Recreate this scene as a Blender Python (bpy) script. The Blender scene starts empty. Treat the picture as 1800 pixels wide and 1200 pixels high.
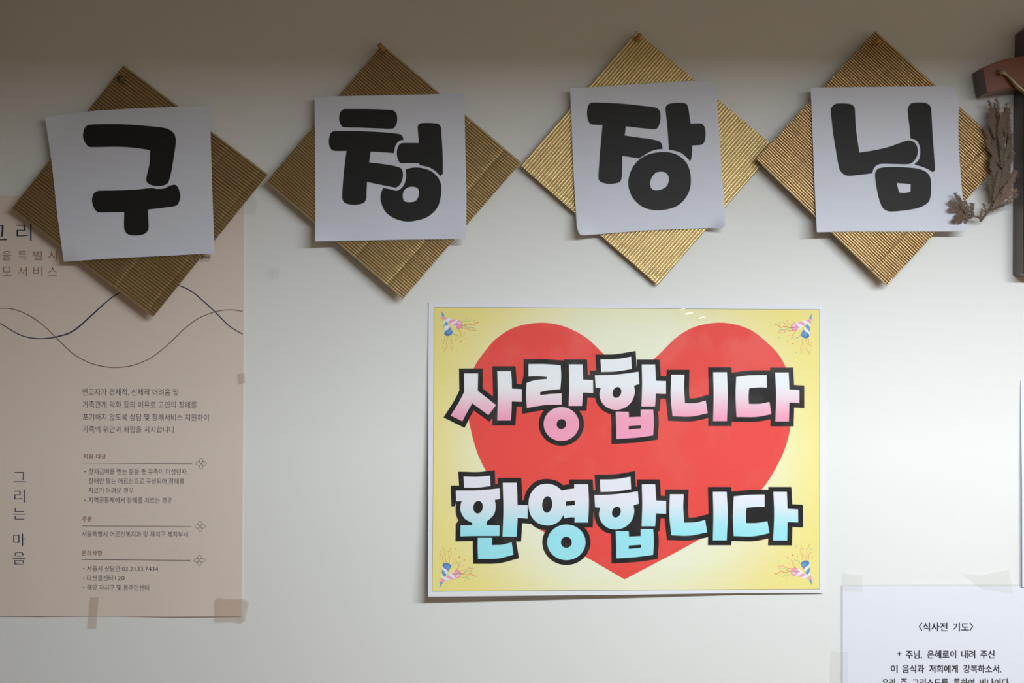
import bpy, bmesh, math, random
from mathutils import Vector, Matrix
from mathutils.geometry import delaunay_2d_cdt

random.seed(7)
SC = bpy.context.scene
COL = SC.collection

# ---------------------------------------------------------------- camera
S = 0.0008            # metres per photo pixel on the wall plane
LD = 1.5              # camera to wall
LP = LD / S           # the same in pixels
cam_d = bpy.data.cameras.new('camera')
cam_d.sensor_width = 36.0
cam_d.lens = 36.0 * LD / (1800 * S)
cam_d.clip_start = 0.05
cam = bpy.data.objects.new('camera', cam_d)
cam.location = (0, -LD, 0)
cam.rotation_euler = (math.pi / 2, 0, 0)
COL.objects.link(cam)
SC.camera = cam

# ---------------------------------------------------------------- world and light
SC.view_settings.view_transform = 'Standard'
SC.view_settings.look = 'None'
SC.view_settings.gamma = 1.0
SC.view_settings.use_curve_mapping = False
SC.view_settings.exposure = 0.0
W = bpy.data.worlds.new('room_ambient')
W.use_nodes = True
W.node_tree.nodes['Background'].inputs[0].default_value = (1.0, 0.81, 0.59, 1)
W.node_tree.nodes['Background'].inputs[1].default_value = 0.47
SC.world = W

LAMP_Y, LAMP_Z = -1.3, 0.46
def area(name, loc, target, sx, sy, power, color):
    l = bpy.data.lights.new(name, 'AREA')
    l.shape = 'RECTANGLE'; l.size = sx; l.size_y = sy
    l.energy = power; l.color = color
    o = bpy.data.objects.new(name, l)
    o.location = loc
    d = Vector(target) - Vector(loc)
    o.rotation_euler = d.to_track_quat('-Z', 'Y').to_euler()
    COL.objects.link(o)
    return o
area('fluorescent_tube_light', (0.77, LAMP_Y, LAMP_Z), (0.77, -0.35, -0.52), 1.2, 0.065, 30.5, (0.90, 0.96, 1.0))

# ---------------------------------------------------------------- helpers
def P(px, py, d=0.0):
    """photo pixel seen at depth d (in pixels of wall scale) in front of the wall -> metres"""
    k = (LP - d) / LP
    return Vector(((px - 900) * S * k, -d * S, (600 - py) * S * k))

def mat(name, color=(0.8, 0.8, 0.8), rough=0.6, metal=0.0, coat=0.0, spec=0.5):
    m = bpy.data.materials.new(name); m.use_nodes = True
    b = m.node_tree.nodes['Principled BSDF']
    b.inputs['Base Color'].default_value = (*color, 1)
    b.inputs['Roughness'].default_value = rough
    b.inputs['Metallic'].default_value = metal
    b.inputs['Coat Weight'].default_value = coat
    b.inputs['Coat Roughness'].default_value = 0.12
    b.inputs['Specular IOR Level'].default_value = spec
    return m
def nd(m, t, **kw):
    n = m.node_tree.nodes.new(t)
    for k, v in kw.items(): setattr(n, k, v)
    return n
def lk(m, a, b): m.node_tree.links.new(a, b)
def bsdf(m): return m.node_tree.nodes['Principled BSDF']
def srgb(r, g, b):
    f = lambda c: (c / 255 / 12.92) if c / 255 <= 0.04045 else ((c / 255 + 0.055) / 1.055) ** 2.4
    return (f(r), f(g), f(b))
def add_noise(m, scale=200.0, amount=0.06, bump=0.0, bscale=None, dist=0.001, detail=4):
    """multiply the base colour by slight noise and add fine relief, object space"""
    b = bsdf(m)
    tc = nd(m, 'ShaderNodeNewGeometry')
    n = nd(m, 'ShaderNodeTexNoise'); n.inputs['Scale'].default_value = scale; n.inputs['Detail'].default_value = detail
    lk(m, tc.outputs['Position'], n.inputs['Vector'])
    if amount:
        r = nd(m, 'ShaderNodeMapRange'); r.inputs['To Min'].default_value = 1 - amount; r.inputs['To Max'].default_value = 1 + amount
        lk(m, n.outputs['Fac'], r.inputs['Value'])
        mx = nd(m, 'ShaderNodeVectorMath', operation='SCALE')
        src = b.inputs['Base Color']
        if src.is_linked: lk(m, src.links[0].from_socket, mx.inputs[0])
        else: mx.inputs[0].default_value = src.default_value[:3]
        lk(m, r.outputs['Result'], mx.inputs['Scale'])
        lk(m, mx.outputs['Vector'], b.inputs['Base Color'])
    if bump:
        n2 = nd(m, 'ShaderNodeTexNoise'); n2.inputs['Scale'].default_value = bscale or scale; n2.inputs['Detail'].default_value = 5
        lk(m, tc.outputs['Position'], n2.inputs['Vector'])
        bp = nd(m, 'ShaderNodeBump'); bp.inputs['Strength'].default_value = bump; bp.inputs['Distance'].default_value = dist
        lk(m, n2.outputs['Fac'], bp.inputs['Height'])
        lk(m, bp.outputs['Normal'], b.inputs['Normal'])
    return m

def link_mesh(name, verts, faces, material, parent=None, smooth=False):
    me = bpy.data.meshes.new(name)
    me.from_pydata([tuple(v) for v in verts], [], faces)
    me.update()
    if smooth: me.shade_smooth()
    o = bpy.data.objects.new(name, me)
    if material: me.materials.append(material)
    COL.objects.link(o)
    if parent:
        o.parent = parent
        o.matrix_parent_inverse = parent.matrix_world.inverted()
    return o
def empty(name, loc, label, cat, group=None):
    o = bpy.data.objects.new(name, None)
    o.location = loc; o.empty_display_size = 0.05
    COL.objects.link(o)
    o.matrix_world = Matrix.Translation(loc)
    o['label'] = label; o['category'] = cat
    if group: o['group'] = group
    return o

# outline: list of (x, y) smooth or (x, y, 1) corner points; closed
def smooth_path(pts, closed=True, step=5):
    n = len(pts); out = []
    rng = range(n if closed else n - 1)
    for i in rng:
        p0, p1, p2, p3 = pts[(i - 1) % n], pts[i], pts[(i + 1) % n], pts[(i + 2) % n]
        if not closed:
            if i == 0: p0 = p1
            if i == n - 2: p3 = p2
        c1 = len(p1) > 2; c2 = len(p2) > 2
        a = Vector(p1[:2]); b = Vector(p2[:2])
        t1 = (b - a) if c1 else (b - Vector(p0[:2])) * 0.5
        t2 = (b - a) if c2 else (Vector(p3[:2]) - a) * 0.5
        L = (b - a).length
        if t1.length > L: t1 = t1.normalized() * L
        if t2.length > L: t2 = t2.normalized() * L
        k = 1 if (c1 and c2) else step
        for j in range(k):
            t = j / k
            h00 = 2*t**3 - 3*t*t + 1; h10 = t**3 - 2*t*t + t; h01 = -2*t**3 + 3*t*t; h11 = t**3 - t*t
            q = a * h00 + t1 * h10 + b * h01 + t2 * h11
            out.append((q.x, q.y))
    if not closed: out.append(tuple(pts[-1][:2]))
    return out
def ellipse(cx, cy, rx, ry, rot=0, n=28):
    r = math.radians(rot); c, s = math.cos(r), math.sin(r)
    return [(cx + rx*math.cos(t)*c - ry*math.sin(t)*s, cy + rx*math.cos(t)*s + ry*math.sin(t)*c)
            for t in (2*math.pi*i/n for i in range(n))]
def ccw(p):
    a = sum(p[i][0]*p[(i+1) % len(p)][1] - p[(i+1) % len(p)][0]*p[i][1] for i in range(len(p)))
    return p if a > 0 else p[::-1]
def offset_poly(p, d):
    """outward offset with mitred corners"""
    p = ccw(p); q = []
    p = [v for i, v in enumerate(p) if (Vector(v) - Vector(p[i-1])).length > 1e-4]
    n = len(p)
    for i in range(n):
        a, b, c = Vector(p[i-1]), Vector(p[i]), Vector(p[(i+1) % n])
        e1 = (b - a).normalized(); e2 = (c - b).normalized()
        n1 = Vector((e1.y, -e1.x)); n2 = Vector((e2.y, -e2.x))
        m = n1 + n2
        if m.length < 1e-5: m = n1.copy()
        m.normalize()
        k = max(0.45, m.dot(n1))
        q.append(tuple(b + m * d / k))
    return q
def region(outers, holes=(), union=True):
    """triangulated union of outlines minus holes -> (verts2d, tris)"""
    verts, faces = [], []
    for p in list(outers) + list(holes):
        p = ccw(p); faces.append(list(range(len(verts), len(verts) + len(p)))); verts += [Vector(v) for v in p]
    no = len(outers)
    v, e, f, ov, oe, of = delaunay_2d_cdt(verts, [], faces, 0, 1e-4, True)
    keep = []
    for tri, o in zip(f, of):
        if any(i < no for i in o) and not any(i >= no for i in o): keep.append(tuple(tri))
    used = sorted({i for t in keep for i in t}); mp = {i: k for k, i in enumerate(used)}
    return [(v[i].x, v[i].y) for i in used], [tuple(mp[i] for i in t) for t in keep]

def sheet(name, region_vf, depth, material, parent, grid=0, lift=0.0, smooth=True, uvs=None, thick=0.0, fit=None):
    """flat region in photo pixels laid at depth(x, y)+lift; cut on a grid so that it follows a curved sheet"""
    v2, f = region_vf
    bm = bmesh.new()
    vs = [bm.verts.new((q[0], q[1], q[2] if len(q) > 2 else 0.0)) for q in v2]
    for t in f:
        try: bm.faces.new([vs[i] for i in t])
        except ValueError: pass
    if grid:
        xs = [v[0] for v in v2]; ys = [v[1] for v in v2]
        for ax, lo, hi in ((0, min(xs), max(xs)), (1, min(ys), max(ys))):
            k = math.ceil((lo + 0.01) / grid)
            while k * grid < hi:
                co = [0, 0, 0]; co[ax] = k * grid; no = [0, 0, 0]; no[ax] = 1
                bmesh.ops.bisect_plane(bm, geom=bm.verts[:] + bm.edges[:] + bm.faces[:], plane_co=co, plane_no=no, dist=1e-3)
                k += 1
        bmesh.ops.remove_doubles(bm, verts=bm.verts[:], dist=0.05)
    dfn = depth if callable(depth) else (lambda x, y: depth)
    for v in bm.verts:
        x, y = v.co.x, v.co.y
        v.co = P(x, y, dfn(x, y) + lift + v.co.z)
    bmesh.ops.recalc_face_normals(bm, faces=bm.faces[:])
    bm.normal_update()
    if bm.faces and sum(fc.normal.y * fc.calc_area() for fc in bm.faces) > 0:
        bmesh.ops.reverse_faces(bm, faces=bm.faces[:])
    for fc in bm.faces: fc.smooth = smooth
    if thick:
        # back face and rim as separate vertices so that the front keeps clean normals
        bverts = {v: bm.verts.new(v.co + Vector((0, thick, 0))) for v in bm.verts[:]}
        bnd = [e for e in bm.edges if len(e.link_faces) == 1]
        for fc in bm.faces[:]: bm.faces.new([bverts[v] for v in reversed(fc.verts)])
        rim = {}
        for e in bnd:
            q = []
            for v in (e.verts[0], e.verts[1]):
                if v not in rim: rim[v] = (bm.verts.new(v.co), bm.verts.new(v.co + Vector((0, thick, 0))))
            a, b = e.verts
            bm.faces.new((rim[a][0], rim[b][0], rim[b][1], rim[a][1]))
    me = bpy.data.meshes.new(name); bm.to_mesh(me); bm.free()
    me.materials.append(material)
    o = bpy.data.objects.new(name, me); COL.objects.link(o)
    if parent:
        o.parent = parent; o.matrix_parent_inverse = parent.matrix_world.inverted()
    return o

def ribbon(pts, w, closed=False):
    """polyline in pixels -> ribbon quads (widths may vary)"""
    n = len(pts); v, f = [], []
    for i in range(n):
        a = Vector(pts[(i-1) % n] if (closed or i) else pts[i]); c = Vector(pts[(i+1) % n] if (closed or i < n-1) else pts[i])
        t = (c - a); t = t.normalized() if t.length else Vector((1, 0))
        nn = Vector((-t.y, t.x)); ww = (w[i] if isinstance(w, list) else w) / 2
        b = Vector(pts[i]); v += [tuple(b + nn * ww), tuple(b - nn * ww)]
    for i in range(n if closed else n - 1):
        j = (i + 1) % n; f.append((2*i, 2*i+1, 2*j+1, 2*j))
    return v, f
def merge(*vf):
    v, f = [], []
    for a, b in vf:
        o = len(v); v += a; f += [tuple(i + o for i in t) for t in b]
    return v, f

def text_region(body, x0, x1, yc, h, spacing=1.0, offset=0.0, tilt=0.0, word=1.0, bold=0.0):
    """lettering from Blender's own font fitted to the box measured in the photo"""
    cu = bpy.data.curves.new('tmp_text', 'FONT'); cu.body = body; cu.resolution_u = 2
    cu.space_character = spacing; cu.offset = offset; cu.space_word = word
    o = bpy.data.objects.new('tmp_text', cu); COL.objects.link(o)
    dg = bpy.context.evaluated_depsgraph_get()
    me = o.evaluated_get(dg).to_mesh()
    vs = [(v.co.x, v.co.y) for v in me.vertices]; fs = [tuple(p.vertices) for p in me.polygons]
    o.evaluated_get(dg).to_mesh_clear()
    bpy.data.objects.remove(o); bpy.data.curves.remove(cu)
    xa, xb = min(v[0] for v in vs), max(v[0] for v in vs); ya, yb = min(v[1] for v in vs), max(v[1] for v in vs)
    out = []
    for x, y in vs:
        X = x0 + (x - xa) / (xb - xa) * (x1 - x0)
        Y = yc - ((y - ya) / (yb - ya) - 0.5) * h + tilt * (X - (x0 + x1) / 2)
        out.append((X, Y))
    if bold:
        out, fs = merge(*[([(x + bold * ax, y + bold * ay, 0.03 * k) for x, y in out], fs) for k, (ax, ay) in enumerate(((-0.5, 0), (0.5, 0), (0, -0.35), (0, 0.35)))])
    return out, fs

def tube(points, radii, sides=6):
    v, f = [], []
    n = len(points)
    for i, p in enumerate(points):
        t = (points[min(i+1, n-1)] - points[max(i-1, 0)]).normalized()
        u = t.cross(Vector((0, 1, 0.02)));  u.normalize(); w = t.cross(u).normalized()
        for k in range(sides):
            a = 2 * math.pi * k / sides
            v.append(p + (u * math.cos(a) + w * math.sin(a)) * radii[i])
    for i in range(n - 1):
        for k in range(sides):
            k2 = (k + 1) % sides
            f.append((i*sides+k, i*sides+k2, (i+1)*sides+k2, (i+1)*sides+k))
    f.append(tuple(range(sides))[::-1]); f.append(tuple((n-1)*sides + k for k in range(sides)))
    return v, f

# ---------------------------------------------------------------- materials
M_wall = mat('wallpaper_white', srgb(226, 229, 228), 0.62, spec=0.3)
def wallpaper(m):
    b = bsdf(m); g = nd(m, 'ShaderNodeNewGeometry'); sep = nd(m, 'ShaderNodeSeparateXYZ')
    lk(m, g.outputs['Position'], sep.inputs[0])
    no = nd(m, 'ShaderNodeTexNoise'); no.inputs['Scale'].default_value = 420; no.inputs['Detail'].default_value = 6
    lk(m, g.outputs['Position'], no.inputs['Vector'])
    m2 = nd(m, 'ShaderNodeMath', operation='MULTIPLY_ADD'); m2.inputs[1].default_value = 7.0
    lk(m, no.outputs['Fac'], m2.inputs[0]); m2.inputs[2].default_value = 0.0
    last = m2
    # butt joints between the strips of wallpaper
    for xs in (-0.262, 0.292, -0.815, 0.84):
        s1 = nd(m, 'ShaderNodeMath', operation='SUBTRACT'); s1.inputs[1].default_value = xs; lk(m, sep.outputs['X'], s1.inputs[0])
        a1 = nd(m, 'ShaderNodeMath', operation='ABSOLUTE'); lk(m, s1.outputs[0], a1.inputs[0])
        c1 = nd(m, 'ShaderNodeMath', operation='LESS_THAN'); c1.inputs[1].default_value = 0.0006; lk(m, a1.outputs[0], c1.inputs[0])
        k1 = nd(m, 'ShaderNodeMath', operation='MULTIPLY_ADD'); k1.inputs[1].default_value = -2.5
        lk(m, c1.outputs[0], k1.inputs[0]); lk(m, last.outputs[0], k1.inputs[2]); last = k1
    bp = nd(m, 'ShaderNodeBump'); bp.inputs['Strength'].default_value = 0.06; bp.inputs['Distance'].default_value = 0.0001
    lk(m, last.outputs[0], bp.inputs['Height']); lk(m, bp.outputs['Normal'], b.inputs['Normal'])
    # faint smudges
    n3 = nd(m, 'ShaderNodeTexNoise'); n3.inputs['Scale'].default_value = 3.0; n3.inputs['Detail'].default_value = 8
    lk(m, g.outputs['Position'], n3.inputs['Vector'])
    r = nd(m, 'ShaderNodeMapRange'); r.inputs['To Min'].default_value = 0.965; r.inputs['To Max'].default_value = 1.02
    lk(m, n3.outputs['Fac'], r.inputs['Value'])
    sm = nd(m, 'ShaderNodeVectorMath', operation='DISTANCE'); lk(m, g.outputs['Position'], sm.inputs[0]); sm.inputs[1].default_value = P(480, 481)
    r2 = nd(m, 'ShaderNodeMapRange'); r2.inputs['From Max'].default_value = 0.012; r2.inputs['To Min'].default_value = 0.86; r2.inputs['To Max'].default_value = 1.0
    lk(m, sm.outputs['Value'], r2.inputs['Value'])
    n4 = nd(m, 'ShaderNodeTexNoise'); n4.inputs['Scale'].default_value = 220.0; lk(m, g.outputs['Position'], n4.inputs['Vector'])
    r4 = nd(m, 'ShaderNodeMapRange'); r4.inputs['From Min'].default_value = 0.45; r4.inputs['From Max'].default_value = 0.6
    lk(m, n4.outputs['Fac'], r4.inputs['Value'])
    mxx = nd(m, 'ShaderNodeMath', operation='MAXIMUM'); lk(m, r2.outputs[0], mxx.inputs[0]); lk(m, r4.outputs[0], mxx.inputs[1])
    mu = nd(m, 'ShaderNodeMath', operation='MULTIPLY'); lk(m, r.outputs[0], mu.inputs[0]); lk(m, mxx.outputs[0], mu.inputs[1])
    v = nd(m, 'ShaderNodeVectorMath', operation='SCALE'); v.inputs[0].default_value = b.inputs['Base Color'].default_value[:3]
    lk(m, mu.outputs[0], v.inputs['Scale']); lk(m, v.outputs['Vector'], b.inputs['Base Color'])
wallpaper(M_wall)
M_ceil = mat('ceiling_paint', (0.72, 0.70, 0.66), 0.8)
M_floor = add_noise(mat('wood_floor', (0.30, 0.19, 0.11), 0.45), 12, 0.2)
M_paper = add_noise(mat('print_paper', srgb(213, 219, 234), 0.6, spec=0.3), 900, 0.012, 0.12, 30, 0.002)
M_black = add_noise(mat('black_toner', srgb(25, 25, 27), 0.6, spec=0.35), 500, 0.12)
M_back = add_noise(mat('card_backing', srgb(176, 150, 110), 0.7), 300, 0.08)

def foil(name, color, rough, bump, bscale):
    m = mat(name, color, rough, 1.0)
    b = bsdf(m); g = nd(m, 'ShaderNodeNewGeometry')
    n = nd(m, 'ShaderNodeTexNoise'); n.inputs['Scale'].default_value = bscale; n.inputs['Detail'].default_value = 3
    lk(m, g.outputs['Position'], n.inputs['Vector'])
    bp = nd(m, 'ShaderNodeBump'); bp.inputs['Strength'].default_value = bump; bp.inputs['Distance'].default_value = 0.0006
    lk(m, n.outputs['Fac'], bp.inputs['Height']); lk(m, bp.outputs['Normal'], b.inputs['Normal'])
    n2 = nd(m, 'ShaderNodeTexNoise'); n2.inputs['Scale'].default_value = 14; n2.inputs['Detail'].default_value = 4
    lk(m, g.outputs['Position'], n2.inputs['Vector'])
    r = nd(m, 'ShaderNodeMapRange'); r.inputs['To Min'].default_value = rough - 0.08; r.inputs['To Max'].default_value = rough + 0.12
    lk(m, n2.outputs['Fac'], r.inputs['Value']); lk(m, r.outputs[0], b.inputs['Roughness'])
    return m
M_foil = foil('gold_foil', (0.64, 0.51, 0.30), 0.36, 0.12, 700)
M_foil_s = foil('gold_foil_shiny', (0.64, 0.50, 0.30), 0.29, 0.05, 700)
M_foil_b = foil('gold_foil_crinkled', (0.68, 0.56, 0.31), 0.32, 0.55, 1300)

# ---------------------------------------------------------------- room shell
def box(name, a, b, m, parent=None, bevel=0):
    (x0, y0, z0), (x1, y1, z1) = a, b
    v = [(x, y, z) for x in (x0, x1) for y in (y0, y1) for z in (z0, z1)]
    f = [(0,1,3,2), (4,6,7,5), (0,4,5,1), (2,3,7,6), (0,2,6,4), (1,5,7,3)]
    o = link_mesh(name, v, f, m, parent)
    bm = bmesh.new(); bm.from_mesh(o.data); bmesh.ops.recalc_face_normals(bm, faces=bm.faces[:]); bm.to_mesh(o.data); bm.free()
    return o
wall = box('wall_back', (-1.09, 0, -1.6), (3.2, 0.12, 1.0), M_wall); wall['kind'] = 'structure'
floor = box('floor', (-1.09, -5, -1.68), (3.2, 0, -1.6), M_floor); floor['kind'] = 'structure'
CZ = 0.62
def boxvf(a, b):
    (x0, y0, z0), (x1, y1, z1) = a, b
    v = [(x, y, z) for x in (x0, x1) for y in (y0, y1) for z in (z0, z1)]
    return v, [(0,1,3,2), (4,6,7,5), (0,4,5,1), (2,3,7,6), (0,2,6,4), (1,5,7,3)]
# overhead slab with an unseen trough added to shade the upper wall
cv, cf = merge(boxvf((-0.97, -5, CZ), (3.2, 0, CZ + 0.04)), boxvf((-0.6, -1.178, 0.4334), (1.7, -1.166, CZ)),
               boxvf((-0.6, -1.46, 0.441), (1.7, -1.448, CZ)), boxvf((-0.612, -1.46, 0.441), (-0.6, -1.166, CZ)), boxvf((1.7, -1.46, 0.441), (1.712, -1.166, CZ)))
wl = box('shade_wall_left', (-1.09, -5, -1.6), (-0.97, 0, 0.66), mat('shade_wall_dark', (0.10, 0.085, 0.07), 0.7)); wl['kind'] = 'structure'  # unseen dark wall, added to block ambient light on the left
ceil = link_mesh('ceiling_and_shade_trough', cv, cf, M_ceil); ceil['kind'] = 'structure'

# ---------------------------------------------------------------- gold card signs
AMP = {'gold_foil': 3.9, 'gold_foil_shiny': 4.3, 'gold_foil_crinkled': 2.6}
def plane_depth(cx, cy, d0, gx, gy):
    return lambda x, y: d0 + gx * (x - cx) + gy * (y - cy)

def gold_card(root, T, R, B, L, depth, n, axis, creases, material, bends):
    """corrugated foil card: half-round ridges, pinched along its creases. axis 'R': ridges run T->R, 'L': T->L"""
    T, R, B, L = map(Vector, (T, R, B, L))
    rows = set(i / 26 for i in range(27))
    for c in creases:
        for e in (-0.012, -0.005, 0.0, 0.005, 0.012):
            if 0 < c + e < 1: rows.add(c + e)
    rows = sorted(rows)
    prof = (0.0, 0.045, 0.10, 0.19, 0.34, 0.5, 0.66, 0.81, 0.90, 0.955)
    per = len(prof); cols = n * per
    rnd = random.Random(n * 31 + int(T.x))
    jit = [rnd.uniform(0.94, 1.04) for _ in range(n + 1)]
    off = [rnd.uniform(-0.05, 0.05) for _ in range(n + 1)]
    wav = [(rnd.uniform(0, 6.28), rnd.uniform(2, 7)) for _ in range(n + 1)]
    verts, faces = [], []
    for a in rows:
        bend = 0.0
        for c, k in bends: bend += k * max(0.0, a - c)
        pinch = 1.0
        for c in creases: pinch -= 0.13 * math.exp(-((a - c) / 0.005) ** 2)
        for j in range(cols + 1):
            i = min(j // per, n - 1); t = prof[j - i * per] if j - i * per < per else 1.0
            b = (i + t) / n
            amp = AMP[material.name] * jit[i] * (1 + 0.05 * math.sin(wav[i][0] + wav[i][1] * a * 6))
            h = amp * pinch * (max(0.0, math.sin(math.pi * t)) ** 0.42)
            bb = b + off[i] * math.sin(math.pi * t) / n
            u, w = (a, bb) if axis == 'R' else (bb, a)
            q = T * (1-u) * (1-w) + R * u * (1-w) + B * u * w + L * (1-u) * w
            verts.append(P(q.x, q.y, depth(q.x, q.y) + 2.0 + bend + h + 0.5 * math.sin(a * 5 + b * 3)))
    nc = cols + 1
    for i in range(len(rows) - 1):
        for j in range(cols):
            q = (i*nc + j, i*nc + j + 1, (i+1)*nc + j + 1, (i+1)*nc + j)
            faces.append(q if axis == 'L' else q[::-1])
    o = link_mesh('gold_card', verts, faces, material, root, smooth=True)
    # flat kraft liner glued behind the flutes
    bv, bf = [], []
    m = 12
    for k, dd in enumerate((0.0, 1.7)):
        for i in range(m + 1):
            for j in range(m + 1):
                u, w = i / m, j / m
                q = T * (1-u) * (1-w) + R * u * (1-w) + B * u * w + L * (1-u) * w
                a = u if axis == 'R' else w
                bend = sum(kk * max(0.0, a - c) for c, kk in bends)
                bv.append(P(q.x, q.y, depth(q.x, q.y) + dd + bend + 0.5 * math.sin(a * 5 + (w if axis == 'R' else u) * 3)))
    N = (m + 1) ** 2
    for i in range(m):
        for j in range(m):
            q = (i*(m+1)+j, (i+1)*(m+1)+j, (i+1)*(m+1)+j+1, i*(m+1)+j+1)
            bf.append(q); bf.append(tuple(N + x for x in q[::-1]))
    ring = [i*(m+1) for i in range(m+1)] + [m*(m+1)+j for j in range(1, m+1)] + [i*(m+1)+m for i in range(m-1, -1, -1)] + [j for j in range(m-1, 0, -1)]
    for i in range(len(ring)):
        a, b = ring[i], ring[(i+1) % len(ring)]
        bf.append((a, b, N + b, N + a))
    link_mesh('backing_board', bv, bf, M_back, o)
    return o

def lathe(name, prof, base, axis, material, parent, n=20):
    axis = Vector(axis).normalized(); u = axis.orthogonal().normalized(); w = axis.cross(u)
    v, f = [], []
    for r, h in prof:
        for k in range(n):
            a = 2 * math.pi * k / n
            v.append(base + axis * h + (u * math.cos(a) + w * math.sin(a)) * r)
    for i in range(len(prof) - 1):
        for k in range(n):
            k2 = (k + 1) % n
            f.append((i*n+k, i*n+k2, (i+1)*n+k2, (i+1)*n+k))
    f.append(tuple((len(prof)-1)*n + k for k in range(n))); f.append(tuple(range(n))[::-1])
    return link_mesh(name, v, f, material, parent, smooth=True)

def tr(pts, sc, ox, oy):
    return [tuple([p[0] / sc + ox, p[1] / sc + oy] + list(p[2:])) for p in pts]

C = 1
GLYPH = {}
GLYPH['gu'] = ([
 [(375,334),(480,331),(560,334),(640,341),(700,349),(733,369),(742,400),(738,440),(727,510),(716,560),(705,583),(672,593),(635,587),(618,572),(619,550),(630,500),(634,441,C),(580,433),(540,429),(480,427),(378,428),(362,414),(350,385),(356,350)],
 [(412,613),(480,611),(560,608),(640,601),(660,604),(690,603),(715,592),(738,587),(752,600),(761,632),(757,655),(744,675),(690,684),(624,692,C),(626,740),(626,775),(608,795),(570,801),(538,795),(524,772),(524,702,C),(470,703),(415,703),(398,688),(388,655),(394,627)]],
 [], 2.4, 0, 80)
GLYPH['cheong'] = ([
 [(385,330),(400,329),(490,329),(560,331),(600,334),(616,347),(621,372),(616,398),(600,415),(540,414),(460,411),(385,409),(372,397),(365,372),(370,344)],
 [(340,427),(400,425),(480,427),(560,431),(620,437),(640,444),(649,464,C),(630,469),(614,488),(606,523,C),(560,519),(504,516,C),(501,540),(497,563,C),(540,568),(600,577),(635,588),(645,605),(644,635),(632,662),(615,674),(600,672),(540,660),(488,649,C),(486,700),(484,725),(470,743),(430,750),(392,742),(380,725),(379,700),(383,640),(390,570),(398,513,C),(340,512),(325,497),(320,470),(327,438)],
 [(722,392),(760,390),(800,394),(813,410),(816,450),(820,520),(821,612),(810,623,C),(790,603),(760,585),(718,575,C),(718,567,C),(670,566),(635,566),(622,545),(619,515),(626,490),(640,479),(680,478),(716,478,C),(712,430),(711,405)],
 [(559,675,C),(590,681),(620,687),(645,670),(658,640),(660,615),(657,594,C),(690,586),(730,588),(770,602),(800,630),(814,665),(812,715),(795,765),(755,802),(700,820),(650,822),(600,805),(565,775),(548,730),(549,700)]],
 [[(685,670),(708,675),(716,692),(713,715),(700,733),(675,738),(652,733),(645,712),(650,688),(665,675)]], 2.5, 450, 60)
GLYPH['jang'] = ([
 [(345,352),(400,351),(480,355),(560,363),(630,372),(648,385),(653,410),(648,445),(632,467),(580,464),(500,455,C),(498,475),(495,495,C),(550,503),(610,511),(645,520),(658,532),(663,554,C),(630,558),(600,570),(558,596,C),(520,590),(485,585,C),(485,640),(482,680),(472,700),(430,708),(392,700),(380,685),(383,620),(390,530),(398,449,C),(350,446),(337,435),(330,405),(333,370)],
 [(690,356),(730,351),(765,356),(775,375),(780,410),(785,443,C),(830,442),(845,455),(851,480),(848,515),(835,535),(792,539,C),(791,570),(788,597),(783,609,C),(760,585),(735,568),(690,557,C),(686,500),(680,430),(675,385),(676,368)],
 [(640,569),(690,569),(735,585),(770,620),(785,670),(782,730),(755,780),(710,812),(640,824),(580,812),(535,775),(514,730),(512,685),(530,635),(560,600),(595,580)]],
 [[(640,656),(670,656),(688,675),(688,700),(675,722),(645,735),(618,732),(607,710),(612,685),(625,665)]], 2.5, 900, 40)
GLYPH['nim'] = ([
 [(370,357),(405,354),(440,358),(455,372),(458,400),(460,440),(466,500),(477,570,C),(530,562),(600,547),(650,530),(690,517),(718,525),(732,550),(730,585),(712,612),(690,621),(620,620),(570,620),(548,630),(538,645),(534,661,C),(480,668),(425,672),(403,662),(388,640),(375,570),(362,490),(354,420),(351,380)],
 [(705,354),(735,350),(770,353),(790,370),(794,410),(799,500),(805,580),(809,645),(800,657,C),(775,642),(750,632),(718,622,C),(738,600),(744,570),(742,545),(730,520),(701,507,C),(697,460),(690,400),(690,375)],
 [(560,640),(600,634),(660,634),(730,640),(770,655),(788,680),(792,720),(790,760),(778,790),(740,812),(680,824),(610,829),(583,817),(568,790),(555,740),(547,690),(546,660)]],
 [[(641,704,C),(672,706),(702,709,C),(701,742,C),(675,747),(651,745,C)]], 2.5, 1320, 40)

def letter_sign(label, T, R, B, L, depth, n, axis, creases, bends, material, glyph, paper, curls, pin):
    root = empty('letter_sign', P(pin[0], pin[1], 0), label, 'wall sign', 'gold letter signs in a row on the wall')
    gold_card(root, T, R, B, L, depth, n, axis, creases, material, bends)
    def pd(x, y):
        d = depth(x, y) + (9.5 if material.name == 'gold_foil_shiny' else 8.3)
        for cx, cy, r, k in curls:
            q = math.hypot(x - cx, y - cy)
            if q < r: d += k * (1 - q / r) ** 2
        return d
    outline = smooth_path(paper, True, 6)
    ps = sheet('paper_sheet', region([outline]), pd, M_paper, root, grid=9, thick=0.00035)
    out, holes, sc, ox, oy = GLYPH[glyph]
    reg = region([smooth_path(tr(o, sc, ox, oy)) for o in out], [smooth_path(tr(h, sc, ox, oy)) for h in holes])
    sheet('printed_letter', reg, pd, M_black, ps, grid=30, lift=0.25)
    return root

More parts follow.
